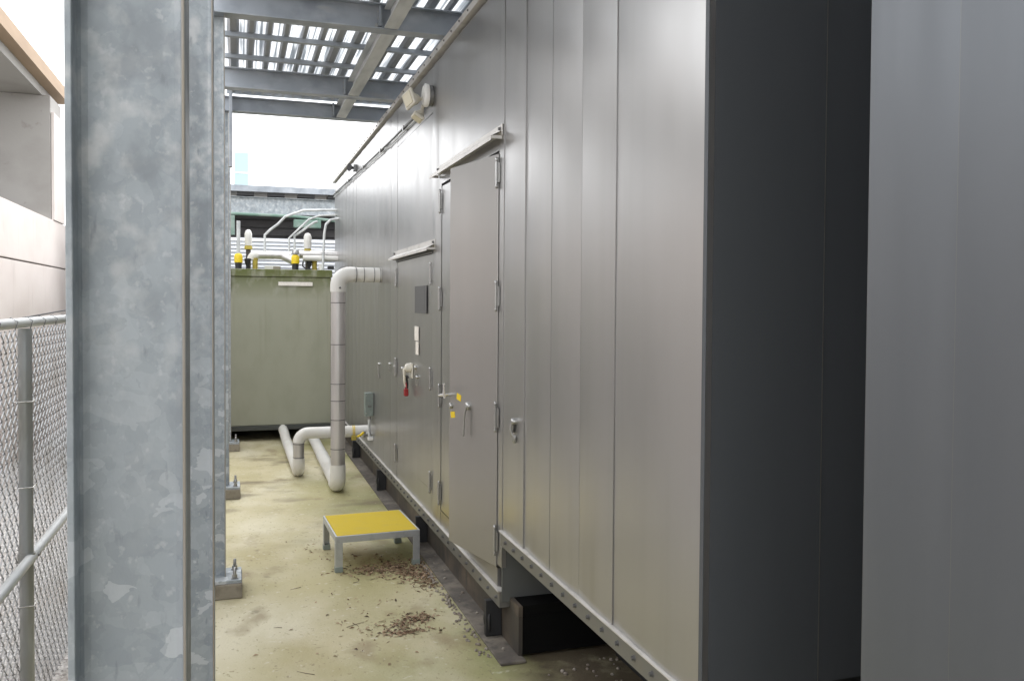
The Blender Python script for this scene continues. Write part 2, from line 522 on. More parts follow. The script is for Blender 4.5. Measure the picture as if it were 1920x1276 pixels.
hb.tube([on_leaf(.31, 1.16, .016), on_leaf(.315, 1.11, .024), on_leaf(.32, 1.00, .026)], [.009, .007, .006], 8)
hb.build('pull_lever', STEEL, leafd)
for (u, z, a) in ((.425, 1.195, 12), (.50, 1.092, -8)):
    mb = MB()
    c = on_leaf(u, z, .0012)
    e1 = (Md.to_3x3() @ Vector((0, 1, 0)))
    e2 = Vector((0, 0, 1))
    ca, sa = math.cos(R(a)), math.sin(R(a))
    p1, p2 = (e1 * ca + e2 * sa) * .026, (e2 * ca - e1 * sa) * .017
    nn = (Md.to_3x3() @ Vector((-1, 0, 0))) * .001
    q = [c - p1 - p2, c + p1 - p2, c + p1 + p2, c - p1 + p2]
    mb.add(q + [x - nn for x in q], [(0, 1, 2, 3), (4, 7, 6, 5), (0, 4, 5, 1), (1, 5, 6, 2), (2, 6, 7, 3), (3, 7, 4, 0)])
    mb.build('yellow_sticker', YELPAINT, leafd)
# latch on the near sheet right of the door
hb = MB()
hb.lathe((XW - .002, 3.77, 1.155), (-1, 0, 0), [(0, .016), (.02, .016), (.025, .010)], 10)
hb.tube([(XW - .022, 3.77, 1.15), (XW - .03, 3.775, 1.12), (XW - .022, 3.765, 1.09), (XW - .005, 3.765, 1.085)], .007, 8)
hb.lathe((XW - .01, 3.765, 1.085), (0, 0, -1), [(0, .012), (.02, .014), (.03, .006)], 10)
hb.tube([(XW - .012, 3.792, 1.14), (XW - .014, 3.795, 1.10)], .012, 8)
hb.build('latch', STEEL, enc)

# hoods over the doors
def hood(y0, y1, z, dep, drop, parent):
    mb = MB()
    xo = XW - dep
    t = .004
    mb.add([(XW - .003, y0, z + .03), (XW - .003, y1, z + .03), (xo, y1, z), (xo, y0, z)], [(0, 1, 2, 3)])
    mb.add([(XW - .003, y0, z + .03 - t), (XW - .003, y1, z + .03 - t), (xo + t, y1, z - t), (xo + t, y0, z - t)], [(3, 2, 1, 0)])
    mb.box(xo, y0, z - drop, xo + t, y1, z - .0005)
    mb.box(xo + .004, y0, z - drop * .6, XW - .003, y0 + t, z + .004)
    mb.box(xo + .004, y1 - t, z - drop * .6, XW - .003, y1, z + .004)
    mb.box(XW - .007, y0 - .012, z + .005, XW - .003, y1 + .012, z + .06)
    return mb.build('door_hood', TRIM, parent)
hd = hood(4.01, 5.40, 2.52, .062, .02, enc)
inst(bolt, hd, (XW - .007, 4.03, 2.56)); inst(bolt, hd, (XW - .007, 5.38, 2.56))
hd = hood(5.49, 6.98, 2.065, .06, .016, enc)
inst(bolt, hd, (XW - .007, 5.51, 2.105)); inst(bolt, hd, (XW - .007, 6.96, 2.105))
B(XW - .008, 5.55, 2.035, XW - .002, 6.90, 2.055).build('drip_strip', BAND, enc)

# second door, two sheets wide
d2 = skin(5.583, 6.877, .452, 2.032, name='door', bow=.003)
for z in (1.90, 1.20, .507):
    hinge(d2, 5.578, z)
for z in (1.911, 1.184, .482):
    hinge(d2, 6.885, z)
mb = MB()
mb.box(XW - .012, 6.20, 1.15, XW - .003, 6.30, 1.26, .003)
mb.lathe((XW - .01, 6.25, 1.225), (-1, 0, 0), [(0, .034), (.03, .034), (.045, .022)], 12)
mb.tube([(XW - .04, 6.25, 1.235), (XW - .06, 6.25, 1.21), (XW - .055, 6.27, 1.12), (XW - .04, 6.28, 1.08)], [.014, .013, .010, .009], 8)
mb.build('door_handle', CREAM, d2)
mb = MB()
mb.tube([(XW - .03, 6.24, 1.15), (XW - .045, 6.24, 1.165), (XW - .045, 6.28, 1.165), (XW - .03, 6.29, 1.12), (XW - .03, 6.29, 1.07)], .008, 8)
mb.build('hasp', BLACK, d2)
for i, (yy, z) in enumerate(((7.74, 1.15), (7.17, 1.19), (6.93, 1.185), (6.59, 1.195), (6.08, 1.24), (6.02, 1.175))):
    mb = MB()
    mb.lathe((XW - .002, yy, z), (-1, 0, 0), [(0, .013), (.016, .013), (.02, .008)], 8)
    mb.tube([(XW - .014, yy, z), (XW - .018, yy, z - .05), (XW - .008, yy, z - (.13 if i == 0 else .06))], .006, 6)
    mb.build('hook', STEEL, enc)
mb = MB()
mb.box(XW - .060, 6.235, 1.015, XW - .03, 6.285, 1.07, .006)
mb.tube([(XW - .045, 6.243, 1.065), (XW - .045, 6.245, 1.10), (XW - .045, 6.26, 1.112), (XW - .045, 6.275, 1.10), (XW - .045, 6.277, 1.065)], .004, 8)
tag(mb.build('padlock', REDP, at=(XW - .045, 6.26, 1.04)), 'red padlock hanging from the handle of the lower hooded door', 'padlock')
tag(B(XW - .0105, 5.715, 1.633, XW - .0075, 6.115, 1.825).build('sign', GREYSIGN, at=(XW - .009, 5.91, 1.73)), 'plain dark grey rectangular sign plate on the lower hooded door', 'sign')
tag(B(XW - .0095, 5.985, 1.435, XW - .0075, 6.125, 1.537).build('label', LABEL, at=(XW - .009, 6.05, 1.48)), 'upper wider white paper label below the dark grey sign plate', 'label', 'paper labels on the lower door')
tag(B(XW - .0095, 5.985, 1.335, XW - .0075, 6.085, 1.427).build('label', LABEL, at=(XW - .009, 6.04, 1.38)), 'lower narrower white paper label above the padlocked handle', 'label', 'paper labels on the lower door')

# skid under the enclosure
skid = thing('skid_beam', (1.3, 7.6, 0), 'dark rust stained steel skid beam under the long grey enclosure', 'skid')
XS = 1.285
B(XS, 3.85, .014, XS + .02, 11.4, .198).build('web', SKID, skid)
B(1.178, 3.79, 0.001, XS + .02, 11.4, .0135, .003).build('toe_flange', SKID_TOE, skid)
B(XS - .001, 3.85, .2, XS + .02, 3.989, .25).build('web', SKID, skid)
B(XS + .0205, 3.86, .2, 3.6, 3.988, .25).build('cap_plate', SHADE_BLACK, skid)
B(XS + .0205, 3.86, .014, 3.6, 3.90, .198).build('end_plate', SHADE_BLACK, skid)
B(XS + .0205, 4.2, .01, 3.6, 11.3, .19).build('cross_member', CORE, skid)
st = B(1.20, 0, .015, XS - .001, .035, .199, .003).build('stiffener', BLACK, skid, at=(0, 0, 0))
st.location = Vector((0, 4.12, 0)) - ORG[skid]
for yy in (5.9, 7.66, 9.36, 11.1):
    inst(st, skid, (0, yy, 0))
lug = MB()
lug.lathe((0, 0, 0), (0, -1, 0), [(0, .05), (.012, .055), (.03, .05), (.04, .03)], 14)
lug.tube([(-.005, -.02, .04), (-.02, -.05, .02), (-.02, -.055, -.03), (-.005, -.03, -.06)], .012, 8)
lg = lug.build('lifting_lug', BLACK, skid, at=(0, 0, 0))
lg.location = Vector((1.225, 4.165, .095)) - ORG[skid]
lg.scale = (.55, 1.0, 1.0)
for yy in (5.945, 7.705, 9.405):
    inst(lg, skid, (1.225, yy + .0, .095))

# ------------------------------------------------------------------ second enclosure close to the camera
e2 = thing('equipment_enclosure', (2.5, -.5, 0), 'plain grey sheet metal enclosure at the right edge, nearer than the dark gap', 'enclosure')
B(XW + .024, -4.0, .56, 3.9, 1.43, ZT - .01).build('body', CORE, e2)
yy = [1.456, 1.225, .92, .61, .30, -.01, -.32, -.63, -.94, -1.25, -1.56, -1.87, -2.18, -2.49, -2.8, -3.11, -3.42, -3.73, -4.0]
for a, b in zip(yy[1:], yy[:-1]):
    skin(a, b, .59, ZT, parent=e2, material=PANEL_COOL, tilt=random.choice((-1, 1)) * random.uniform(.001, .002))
B(XW - .0015, 1.2238, .60, XW + .001, 1.2252, ZT).build('sealant_bead', RAIL, e2)
B(XW + .001, 1.434, .59, 3.9, 1.4555, ZT).build('end_panel', PANEL, e2)
B(XW - .006, -4.0, .515, XW + .05, 1.456, .583).build('base_rail', RAIL, e2)
B(XW - .028, -4.0, ZT + .001, 3.9, 1.456, ZT + .05).build('roof_panel', TRIM, e2)
B(XW + .052, -4.0, .515, 3.9, 1.45, .555).build('floor_pan', CORE, e2)
B(1.4, -3.9, .0, 1.6, 1.3, .513).build('skid', SKID, e2)
B(1.75, -3.9, .001, 3.8, 3.75, .512).build('light_blocker', CORE, e2)  # box added to block light coming through from the far side
B(3.2, 1.46, .5, 3.6, 2.09, 3.2).build('gap_blocker', BLACK, e2)  # unseen block added to close the gap and keep it dark

# ------------------------------------------------------------------ galvanised columns
def make_column(loc, label):
    c = thing('steel_column', loc, label, 'column', 'galvanised columns along the slab edge')
    x0, y0 = loc[0], loc[1]           # x0 left outer face, y0 near flange edge
    W, D, t = .142, .108, .0048
    zb, zt = .105, 3.348
    mb = MB()
    f = .011
    ym = y0 + D / 2
    # web with fillets into the flanges (one rolled section)
    poly = [(x0 + .0086, ym - .004 - f), (x0 + .0086 + f * .3, ym - .004 - f * .3), (x0 + .0086 + f, ym - .004), (x0 + W - t - f, ym - .004), (x0 + W - t - f * .3, ym - .004 - f * .3), (x0 + W - t, ym - .004 - f),
            (x0 + W - t, ym + .004 + f), (x0 + W - t - f, ym + .004), (x0 + .0086 + f, ym + .004), (x0 + .0086, ym + .004 + f)]
    MB().prism(poly, 2, zb, zt).build('web', GALV, c)
    B(x0, y0, zb, x0 + .0085, y0 + D, zt, .0015).build('flange', GALV, c)
    o = B(x0 + W - t + .0001, y0, zb, x0 + W, y0 + D, zt, .0015).build('flange', [GALV, RUST], c)
    for p in o.data.polygons:
        if abs(p.normal.y + 1) < .2: p.material_index = 1
    B(x0 - .08, y0 - .075, .0855, x0 + W + .088, y0 + D + .075, .1045, .002).build('base_plate', GALV, c)
    B(x0 - .095, y0 - .09, .001, x0 + W + .092, y0 + D + .09, .085, .006).build('grout_pad', GROUT, c)
    for sx in (x0 - .04, x0 + W + .05):
        for sy in (y0 - .035, y0 + D + .035):
            mb = MB()
            mb.lathe((sx, sy, .1046), (0, 0, 1), [(0, .022), (.004, .022)], 12)
            mb.lathe((sx, sy, .1087), (0, 0, 1), [(0, .017), (.02, .017)], 6, False)
            mb.lathe((sx, sy, .1287), (0, 0, 1), [(0, .0095), (.035, .0095), (.038, .006)], 10)
            mb.build('anchor_bolt', STEEL, c)
    return c
colA = make_column((-.206, 1.2, 0), 'nearest broad grey galvanised column filling the left of the view')
for (yy, lab) in ((2.62, 'second galvanised column, mostly hidden behind the nearest one'),
                  (5.2, 'third galvanised column with bolted base plate nearest in view'),
                  (7.80, 'fourth galvanised column with small bolted base behind the third'),
                  (10.28, 'fifth and farthest galvanised column, beside the mossy tank'),
                  (-1.2, 'galvanised column behind the viewpoint')):
    if yy < 0: continue
    c = copy_tree(colA)
    c.location = (-.206, yy, 0)
    c['label'] = lab
    ORG[c] = Vector(c.location)

# ------------------------------------------------------------------ canopy roof over the passage
roof = thing('canopy_roof', (1.9, 2.0, 3.35), 'galvanised steel canopy roof with white skylight sheets over the passage', 'canopy')
def ibeam_x(name, x0, x1, y, z0, z1, parent, bf=.10, tf=.008, material=GALV_DARK):
    mb = MB()
    mb.box(x0, y, z0, x1, y + bf, z0 + tf).box(x0, y, z1 - tf, x1, y + bf, z1)
    mb.box(x0, y + bf / 2 - .004, z0 + tf, x1, y + bf / 2 + .004, z1 - tf)
    return mb.build(name, material, parent)
def ibeam_y(name, y0, y1, x, z0, z1, parent, bf=.10, tf=.008, material=GALV_LT):
    mb = MB()
    mb.box(x - bf / 2, y0, z0, x + bf / 2, y1, z0 + tf).box(x - bf / 2, y0, z1 - tf, x + bf / 2, y1, z1)
    mb.box(x - .004, y0, z0 + tf, x + .004, y1, z1 - tf)
    return mb.build(name, material, parent)
ZB, ZTB = 3.35, 3.505
beams = [-3.6, -1.85, -.1, 1.66, 3.42, 5.17, 6.93]
for yb in beams:
    ibeam_x('cross_beam', -.21, 4.3, yb, ZB, ZTB, roof)
ibeam_x('edge_beam', -.21, 4.3, 7.78, ZB, 3.478, roof)
XL = .89
rb = MB().lathe((0, 0, 0), (0, -1, 0), [(0, .014), (.005, .014), (.006, .010), (.015, .010)], 6, False).build('bolt', STEEL, roof, at=(0, 0, 0))
rb.location = Vector((XL - .08, 5.215, 3.38)) - ORG[roof]
for a, b in zip(beams, beams[1:] + [7.78]):
    for xl in (XL, 2.9):
        ibeam_y('tie_beam', a + .101, b - .001, xl, ZB + .006, ZB + .125, roof, bf=.085)
    for k in range(3):
        inst(rb, roof, (XL - .065, b + .046, ZB + .035 + .04 * k))
        B(XL - .072, b + .008, ZB + .02, XL - .058, b + .045, ZB + .14).build('cleat', GALV_DARK, roof) if k == 0 else None
    if b < 7.7:
        for dy in (.44, .97, 1.51):
            B(-.08, a + dy, 3.506, 4.35, a + dy + .04, 3.538).build('purlin', GALV_DARK, roof)
B(-.08, 7.80, 3.512, 4.35, 7.86, 3.538).build('purlin', GALV_DARK, roof)
for i in range(22):
    inst(rb, roof, (-.12 + i * .085, 7.80, 3.522), rot=(0, 0, 0))
# translucent sheets and steel deck ribs
for i in range(5):
    x0 = -.08 + i * .92
    B(x0, -4.0, 3.5635, x0 + .918, 7.88, 3.567).build('skylight_sheet', SKYL, roof)
pitch = .118
nrib = int(4.4 / pitch)
ribm = None
for i in range(nrib):
    xc = -.02 + i * pitch
    wv = .024 if i % 8 else .034
    if ribm is None or i % 8 == 0 or i % 8 == 1:
        mb = MB().prism([(-wv * .6, 3.539), (wv * .6, 3.539), (wv + .004, 3.5625), (-wv - .004, 3.5625)], 1, -4.0, 7.88)
        r0 = mb.build('deck_rib', DECKRIB, roof, at=(0, 2.0, 3.35))
        r0.location = Vector((xc, 2.0, 3.35)) - ORG[roof]
        ribm = r0
    else:
        inst(ribm, roof, (xc + random.uniform(-.007, .007), 2.0, 3.35)).scale = (random.uniform(.75, 1.3), 1, 1)
B(-.062, 7.70, 2.86, -.034, 7.776, 3.50, .002).build('drop_bar', GALV_DARK, roof)

# ------------------------------------------------------------------ yellow topped step stool
stool = thing('step_stool', (.84, 5.72, 0), 'low aluminium work step with a gritty yellow top beside the skid', 'step stool')
Ms = Matrix.Translation((.85, 5.72, 0)) @ Matrix.Rotation(R(2.5), 4, 'Z')
hx, hy, zt = .272, .285, .232
MB().box(-hx + .012, -hy + .012, zt - .012, hx - .012, hy - .012, zt, .002, M=Ms).build('tread', YEL, stool)
fr = MB()
fr.box(-hx, -hy, zt - .045, hx, -hy + .0115, zt - .002, .002, M=Ms).box(-hx, hy - .0115, zt - .045, hx, hy, zt - .002, .002, M=Ms)
fr.box(-hx, -hy + .012, zt - .045, -hx + .0115, hy - .012, zt - .002, .002, M=Ms).box(hx - .0115, -hy + .012, zt - .045, hx, hy - .012, zt - .002, .002, M=Ms)
fr.build('frame', ALU, stool)
for sx in (-1, 1):
    for sy in (-1, 1):
        a, b = sx * hx, sy * hy
        mb = MB()
        mb.box(a, b + sy * .0005, .03, a - sx * .045, b - sy * .006, zt - .0455, .001, M=Ms)
        mb.box(a + sx * .0005, b - sy * .0065, .03, a - sx * .006, b - sy * .045, zt - .0455, .001, M=Ms)
        lg_ = mb.build('leg', ALU, stool)
        MB().box(a + sx * .003, b + sy * .003, .0, a - sx * .047, b - sy * .04, .036, .004, M=Ms).build('rubber_foot', BOXGREEN, lg_)
MB().box(.12, .1, zt - .075, .2, .17, zt - .046, M=Ms).build('clip', BLACK, stool)

# ------------------------------------------------------------------ pipes beside the enclosure
rise = thing('insulated_pipe', (.857, 7.7, 0), 'tall vertical insulated pipe turning into the enclosure wall above the step', 'pipe')
r1 = .066
zt_ = 1.955
B_ = T([(.857, 7.7, .26), (.857, 7.7, 1.80)], r1 - .002, 20).build('jacket', JACKET, rise)
for z in (1.70, 1.33, .98, .83, .66, .40):
    T([(.857, 7.7, z), (.857, 7.7, z + .007)], r1 + .0005, 20).build('band', BAND, rise)
T([(.857, 7.7, 1.80)] + [Vector(p) for p in arc((.857 + .1, 7.7, zt_ - .1), (-1, 0, 0), (0, 0, 1), .1, 8)] + [(1.0, 7.7, zt_)], r1 + .003, 20).build('elbow', WHITE_INS, rise)
T([(1.0, 7.7, zt_), (1.238, 7.7, zt_)], r1 - .001, 20).build('jacket', WHITE_INS, rise)
for x in (1.01, 1.08, 1.17, 1.225):
    T([(x, 7.7, zt_), (x + .006, 7.7, zt_)], r1 + .0045 if x < 1.05 else r1 + .001, 20).build('band', BAND, rise)
T([(.866, 7.63, 1.83), (.866, 7.66, 1.86)], .01, 8).build('strap_buckle', BAND, rise)
T([(.857, 7.7, .26)] + arc((.857, 7.80, .17), (0, -1, 0), (0, 0, -1), .1, 8) + [(.857, 7.86, .07)], r1 + .003, 20).build('elbow', WHITE_INS, rise)
T([(.857, 7.86, .07), (.87, 9.3, .07)], r1 - .004, 18).build('jacket', WHITE_INS, rise)
T([(.87, 9.3, .07), (.88, 11.3, .07)], r1 - .006, 18).build('jacket', WHITE_INS, rise)
T([(.868, 9.28, .07), (.8685, 9.31, .07)], r1 - .001, 18).build('band', WHITE_INS, rise)

low = thing('insulated_pipe', (.56, 8.5, 0), 'low white insulated pipe bending from the wall down to the slab', 'pipe')
zl = .435
r2 = .056
T([(1.238, 8.5, zl), (.70, 8.5, zl)] + arc((.66, 8.5, zl - .09), (0, 0, 1), (-1, 0, 0), .09, 8), r2, 18).build('jacket', WHITE_INS, low)
T([(.57, 8.5, zl - .09), (.57, 8.5, .19)], r2 - .004, 18).build('jacket', JACKET, low)
for z in (.33, .20):
    T([(.57, 8.5, z), (.57, 8.5, z + .006)], r2 - .001, 18).build('band', BAND, low)
T([(.57, 8.5, .19)] + arc((.57, 8.59, .15), (0, -1, 0), (0, 0, -1), .09, 8) + [(.57, 8.64, .06)], r2 + .002, 18).build('elbow', WHITE_INS, low)
T([(.57, 8.64, .06), (.555, 10.4, .075)] + [(.55, 10.55, .10), (.545, 10.65, .13), (.54, 10.92, .14)], r2, 18).build('jacket', WHITE_INS, low)
for x in (1.10, 1.085):
    T([(x, 8.5, zl), (x + .008, 8.5, zl)], r2 + .002, 18).build('yellow_band', YELPAINT, low)
B(1.07, 8.43, zl - .08, 1.12, 8.45, zl - .035, .004).build('valve_body', YELOLD, low)
mb = MB().tube([(1.235, 8.30, .43), (1.15, 8.30, .43)], .018, 10)
mb.lathe((1.17, 8.30, .43), (0, 0, 1), [(-.03, .02), (.0, .026), (.03, .02)], 10)
va = thing('valve', (1.17, 8.3, .43), 'small yellow handled valve on the wall by the electrical box', 'valve')
mb.build('body', STEEL, va)
T([(1.165, 8.26, .455), (1.13, 8.24, .43), (1.10, 8.24, .42)], .012, 8).build('handle', YELPAINT, va)

ebox = thing('electrical_box', (1.2, 8.1, .42), 'small grey green electrical box on a conduit by the wall', 'electrical box')
B(1.158, 8.10, .635, 1.238, 8.20, .85, .006).build('housing', BOXGREEN, ebox)
dr = B(1.155, 8.086, .63, 1.232, 8.099, .856, .005).build('cover', BOXGREEN, ebox)
for z in (.66, .83):
    MB().lathe((1.165, 8.086, z), (0, -1, 0), [(0, .006), (.004, .005)], 8).build('screw', STEEL, dr)
B(1.18, 8.0835, .715, 1.215, 8.0855, .735).build('name_plate', BAND, dr)
B(1.2325, 8.092, .64, 1.238, 8.099, .84).build('bracket', BAND, ebox)
T([(1.20, 8.14, .635), (1.20, 8.14, .47)] + [(1.203, 8.14, .44), (1.215, 8.14, .425), (1.238, 8.14, .42)], .013, 10).build('conduit', GALV_LT, ebox)
MB().lathe((1.20, 8.14, .60), (0, 0, 1), [(0, .02), (.03, .02)], 8, False).build('coupling', STEEL, ebox)
B(1.185, 8.118, .395, 1.238, 8.162, .425, .006).build('fitting', WHITE, ebox)

# ------------------------------------------------------------------ flood light, conduit, horn on the wall
fl = thing('flood_light', (1.2, 5.58, 3.08), 'twin headed white flood light on a round box high on the wall', 'flood light')
MB().lathe((XW - .004, 5.58, 3.075), (-1, 0, 0), [(0, .068), (.028, .068), (.03, .06)], 20).build('junction_box', BAND, fl)
MB().lathe((XW - .0345, 5.58, 3.075), (-1, 0, 0), [(0, .074), (.022, .076), (.032, .06)], 20).build('cover_plate', WHITE, fl)
for (c, d, s) in (((1.13, 5.62, 3.055), (-.75, -.35, -.12), 1.0), ((1.165, 5.63, 2.965), (-.55, -.25, -.8), .72)):
    c, d = Vector(c), Vector(d).normalized()
    hdm = MB().tube([Vector((1.175, 5.60, c.z * .5 + 3.06 * .5)), c - d * .02], .011, 8).lathe(c - d * .03, d, [(0, .018 * s), (.02, .034 * s), (.07 * s, .05 * s)], 14)
    hp = hdm.build('lamp_head', CREAM, fl)
    # squarish bezel and lens
    q = d.to_track_quat('Z', 'Y').to_matrix().to_4x4()
    Mb = Matrix.Translation(c + d * .05 * s) @ q @ Matrix.Rotation(R(20), 4, 'Z')
    MB().box(-.056 * s, -.056 * s, -.012, .056 * s, .056 * s, .012, .008, M=Mb).build('bezel', CREAM, hp)
    MB().box(-.042 * s, -.042 * s, .0125, .042 * s, .042 * s, .016, .003, M=Mb).build('lens', LENS, hp)
cd = thing('wall_conduit', (1.22, 8.6, 3.07), 'pair of thin conduits running along the top of the wall', 'conduit')
T([(1.222, 5.72, 3.04), (1.222, 7.0, 3.05), (1.222, 11.55, 3.135)], .009, 8).build('conduit', BAND, cd)
T([(1.224, 5.80, 3.018), (1.224, 7.1, 3.022), (1.224, 11.5, 3.10)], .0055, 8).build('cable', GALV_LT, cd)
for yv, zv in ((6.5, 3.046), (7.6, 3.06), (8.7, 3.08), (9.9, 3.105), (11.2, 3.13)):
    B(1.210, yv, zv - .02, 1.238, yv + .025, zv + .014).build('clamp', STEEL, cd)
hn = thing('horn', (1.2, 9.3, 3.17), 'small dark horn under the roof trim at the far end of the wall', 'horn')
B(1.205, 9.33, 3.13, 1.238, 9.42, 3.20, .006).build('base', BAND, hn)
MB().lathe((1.20, 9.37, 3.165), (-.8, -.5, 0), [(0, .014), (.02, .018), (.045, .04), (.05, .042)], 14).build('bell', BLACK, hn)

# ------------------------------------------------------------------ mossy tank
tank = thing('storage_tank', (-.2, 11.8, 0), 'mossy grey green rectangular steel tank across the end of the passage', 'tank')
B(-1.7, 10.9, .19, 1.128, 13.2, 2.02, .012).build('body', TANK, tank)
B(-1.72, 10.885, 2.0205, 1.14, 13.22, 2.112, .006).build('top_rim', TANK, tank)
B(-1.71, 10.875, .135, 1.135, 13.1, .1895, .004).build('bottom_lip', TANK_DK, tank)
for x in (-1.5, -.3, .95):
    B(x, 11.15, 0.001, x + .14, 13.0, .1345).build('foot', TANK_DK, tank)
B(.487, 10.877, 1.912, .898, 10.8845, 1.958).build('name_plate', LABEL, tank)
B(-.30, 10.87, 1.85, -.07, 10.8745, 2.10, .001).build('corner_plate', SLATW, tank)

mani = thing('pipe_manifold', (.7, 11.25, 2.115), 'jacketed vent pipes and yellow valves on top of the mossy tank', 'pipes')
T([(.24, 11.25, 2.30), (.66, 11.25, 2.30)], .05, 16).build('pipe', JACKET, mani)
T(arc((.24, 11.25, 2.24), (-1, 0, 0), (0, 0, 1), .06, 6) + [(.26, 11.25, 2.30)], .058, 16).build('elbow', WHITE_INS, mani)
T([(.76, 11.25, 2.32), (1.24, 11.25, 2.32)], .052, 16).build('pipe', JACKET, mani)
T([(.80, 11.16, 2.27), (1.24, 11.16, 2.27)], .035, 14).build('pipe', WHITE_INS, mani)
T([(.56, 11.24, 2.29), (.69, 11.2, 2.23)], .05, 14).build('reducer', JACKET, mani)
for x, z0, s in ((.14, 2.42, 1), (.87, 2.40, 1.1)):
    MB().lathe((x, 11.3, z0), (0, 0, 1), [(0, .042 * s), (.09, .046 * s), (.15, .045 * s), (.19, .03 * s), (.20, .01)], 16).build('vent_cap', WHITE_INS, mani)
    MB().lathe((x, 11.3, z0 - .05), (0, 0, 1), [(0, .05), (.035, .05), (.049, .038)], 14).build('flange', YELOLD, mani)
    T([(x, 11.3, 2.115), (x, 11.3, z0 - .05)], .03, 12).build('riser', SKID, mani)
for x, zc in ((.02, 2.245), (.705, 2.245)):
    MB().lathe((x, 11.12, zc - .05), (0, 0, 1), [(0, .05), (.085, .05), (.105, .04), (.115, .02)], 16).build('valve_body', YELPAINT, mani)
    MB().lathe((x, 11.12, 2.114), (0, 0, 1), [(0, .04), (.08, .042)], 14).build('valve_base', BLACK, mani)
MB().lathe((.705, 11.12, 2.31), (0, 0, 1), [(0, .04), (.03, .045), (.06, .03)], 12).build('valve_top', STEEL, mani)
for x in (.22, .95):
    T([(x, 11.22, 2.114), (x, 11.22, 2.26)], .032, 12).build('support_post', YELOLD, mani)
for x in (.13, .88):
    MB().lathe((x, 11.2, 2.25), (0, 0, -1), [(0, .04), (.05, .035), (.1, .018), (.135, .022)], 12).build('strainer', BLACK, mani)
B(.34, 11.3, 2.114, .52, 11.4, 2.17, .004).build('gauge_box', WHITE, mani)
B(.44, 11.2, 2.114, .53, 11.28, 2.16, .004).build('gauge_box', GROUT, mani)
B(1.0, 11.1, 2.114, 1.06, 11.2, 2.2, .004).build('gauge_box', WHITE, mani)
B(1.1, 11.05, 2.13, 1.18, 11.1, 2.17, .008).build('clamp', BLACK, mani)
T([(.80, 11.1, 2.22), (.79, 11.08, 2.17), (.83, 11.05, 2.13), (.9, 11.05, 2.12)], .01, 8).build('hose', BLACK, mani)
G = 'thin conduits rising from the tank'
for path, r, lab in (([(.34, 11.3, 2.34), (.34, 11.3, 2.56), (.41, 11.3, 2.63), (.50, 11.3, 2.70), (.59, 11.3, 2.80), (.82, 11.3, 2.89), (1.24, 11.3, 2.91)], .016, 'leftmost white conduit bending up from the tank top to the wall'),
                  ([(.64, 11.33, 2.34), (.64, 11.33, 2.53), (.89, 11.33, 2.78), (1.02, 11.33, 2.83), (1.24, 11.33, 2.85)], .013, 'white conduit slanting up just right of the middle of the tank'),
                  ([(.71, 11.36, 2.34), (.71, 11.36, 2.56), (.95, 11.36, 2.74), (1.0, 11.36, 2.76)], .015, 'short slanting conduit that ends at a fitting before the wall'),
                  ([(1.04, 11.08, 2.115), (1.06, 11.08, 2.58), (1.08, 11.08, 2.70), (1.14, 11.08, 2.76), (1.24, 11.08, 2.78)], .016, 'rightmost conduit standing upright then curving into the wall')):
    tag(T(path, r, 8).build('tank_conduit', GALV_LT, at=path[0]), lab, 'conduit', G)
tag(T([(.02, 11.12, 2.31), (.02, 11.12, 2.71)], .024, 10).build('vent_mast', GALV_LT, at=(.02, 11.12, 2.31)), 'upright pale mast standing on the left yellow valve', 'mast')

# ------------------------------------------------------------------ far canopy and slatted wall behind the tank
far = thing('far_canopy', (1, 15, 2.9), 'low grey steel canopy behind the tank with a flat fascia', 'canopy')
B(-2.2, 15.0, 3.56, 5, 15.04, 3.665, .003).build('fascia', GALV_DARK, far)
B(-2.2, 15.06, 3.60, 5, 19, 3.64).build('roof_deck', DECKRIB, far)
for i in range(14):
    B(-2.0 + i * .5, 15.05, 3.50, -1.72 + i * .5, 15.3, 3.555).build('deck_rib', BLACK, far)
ibeam_x('cross_beam', -2.2, 5, 15.05, 3.20, 3.48, far, bf=.12, material=GALV)
for x in (-2.0, 3.6):
    B(x, 15.06, -.29, x + .14, 15.2, 3.199).build('post', GALV, far)
gp = thing('green_pipe', (1, 14.6, 3.1), 'long green pipe on a hanger under the far canopy beam', 'pipe')
T([(-.9, 14.7, 3.16), (.9, 14.7, 3.14), (2.5, 14.7, 3.02)], .026, 12).build('pipe', GREENP, gp)
B(-.13, 14.66, 2.80, -.03, 14.74, 3.12, .006).build('hanger', GREENP, gp)
B(.9, 14.66, 2.95, 1.35, 14.74, 3.09, .02).build('fitting', GREENP, gp)
sw = thing('slatted_wall', (1, 16.2, -.3), 'dark grey wall of wide horizontal boards under the far canopy', 'wall')
B(-2.3, 16.28, -.3, 5, 16.33, 3.45).build('backing', SLATD, sw)
z = 2.2
while z < 3.35:
    MB().prism([(16.20, z), (16.275, z + .004), (16.275, z + .131), (16.225, z + .123)], 0, -2.3, 5).build('board', SLATD, sw)
    z += .145
sc_ = thing('slatted_screen', (1, 14.0, -.3), 'pale screen of thin horizontal slats standing behind the mossy tank', 'screen')
z = 1.62
while z < 2.72:
    dx = random.uniform(-.003, .003)
    MB().prism([(14.0 + dx, z), (14.02 + dx, z - .004), (14.045, z + .044), (14.03, z + .05)], 0, -2.2, 5).build('slat', SLATW, sc_)
    z += .058
for x in (-2.0, -.6, .8, 2.2, 3.6):
    B(x, 14.05, -.29, x + .06, 14.11, 2.72).build('post', SLATD, sc_)
tw = thing('tower_block', (0, 62, -.3), 'faint pale blue tower rising far behind the canopy', 'building')
B(-.16, 60, -.3, .75, 64, 11.7).build('wall', BLUEGL, tw)
for k in range(8):
    B(-.165, 59.97, 2.6 + k * 1.1, .755, 59.99, 2.7 + k * 1.1).build('floor_band', WHITE, tw)

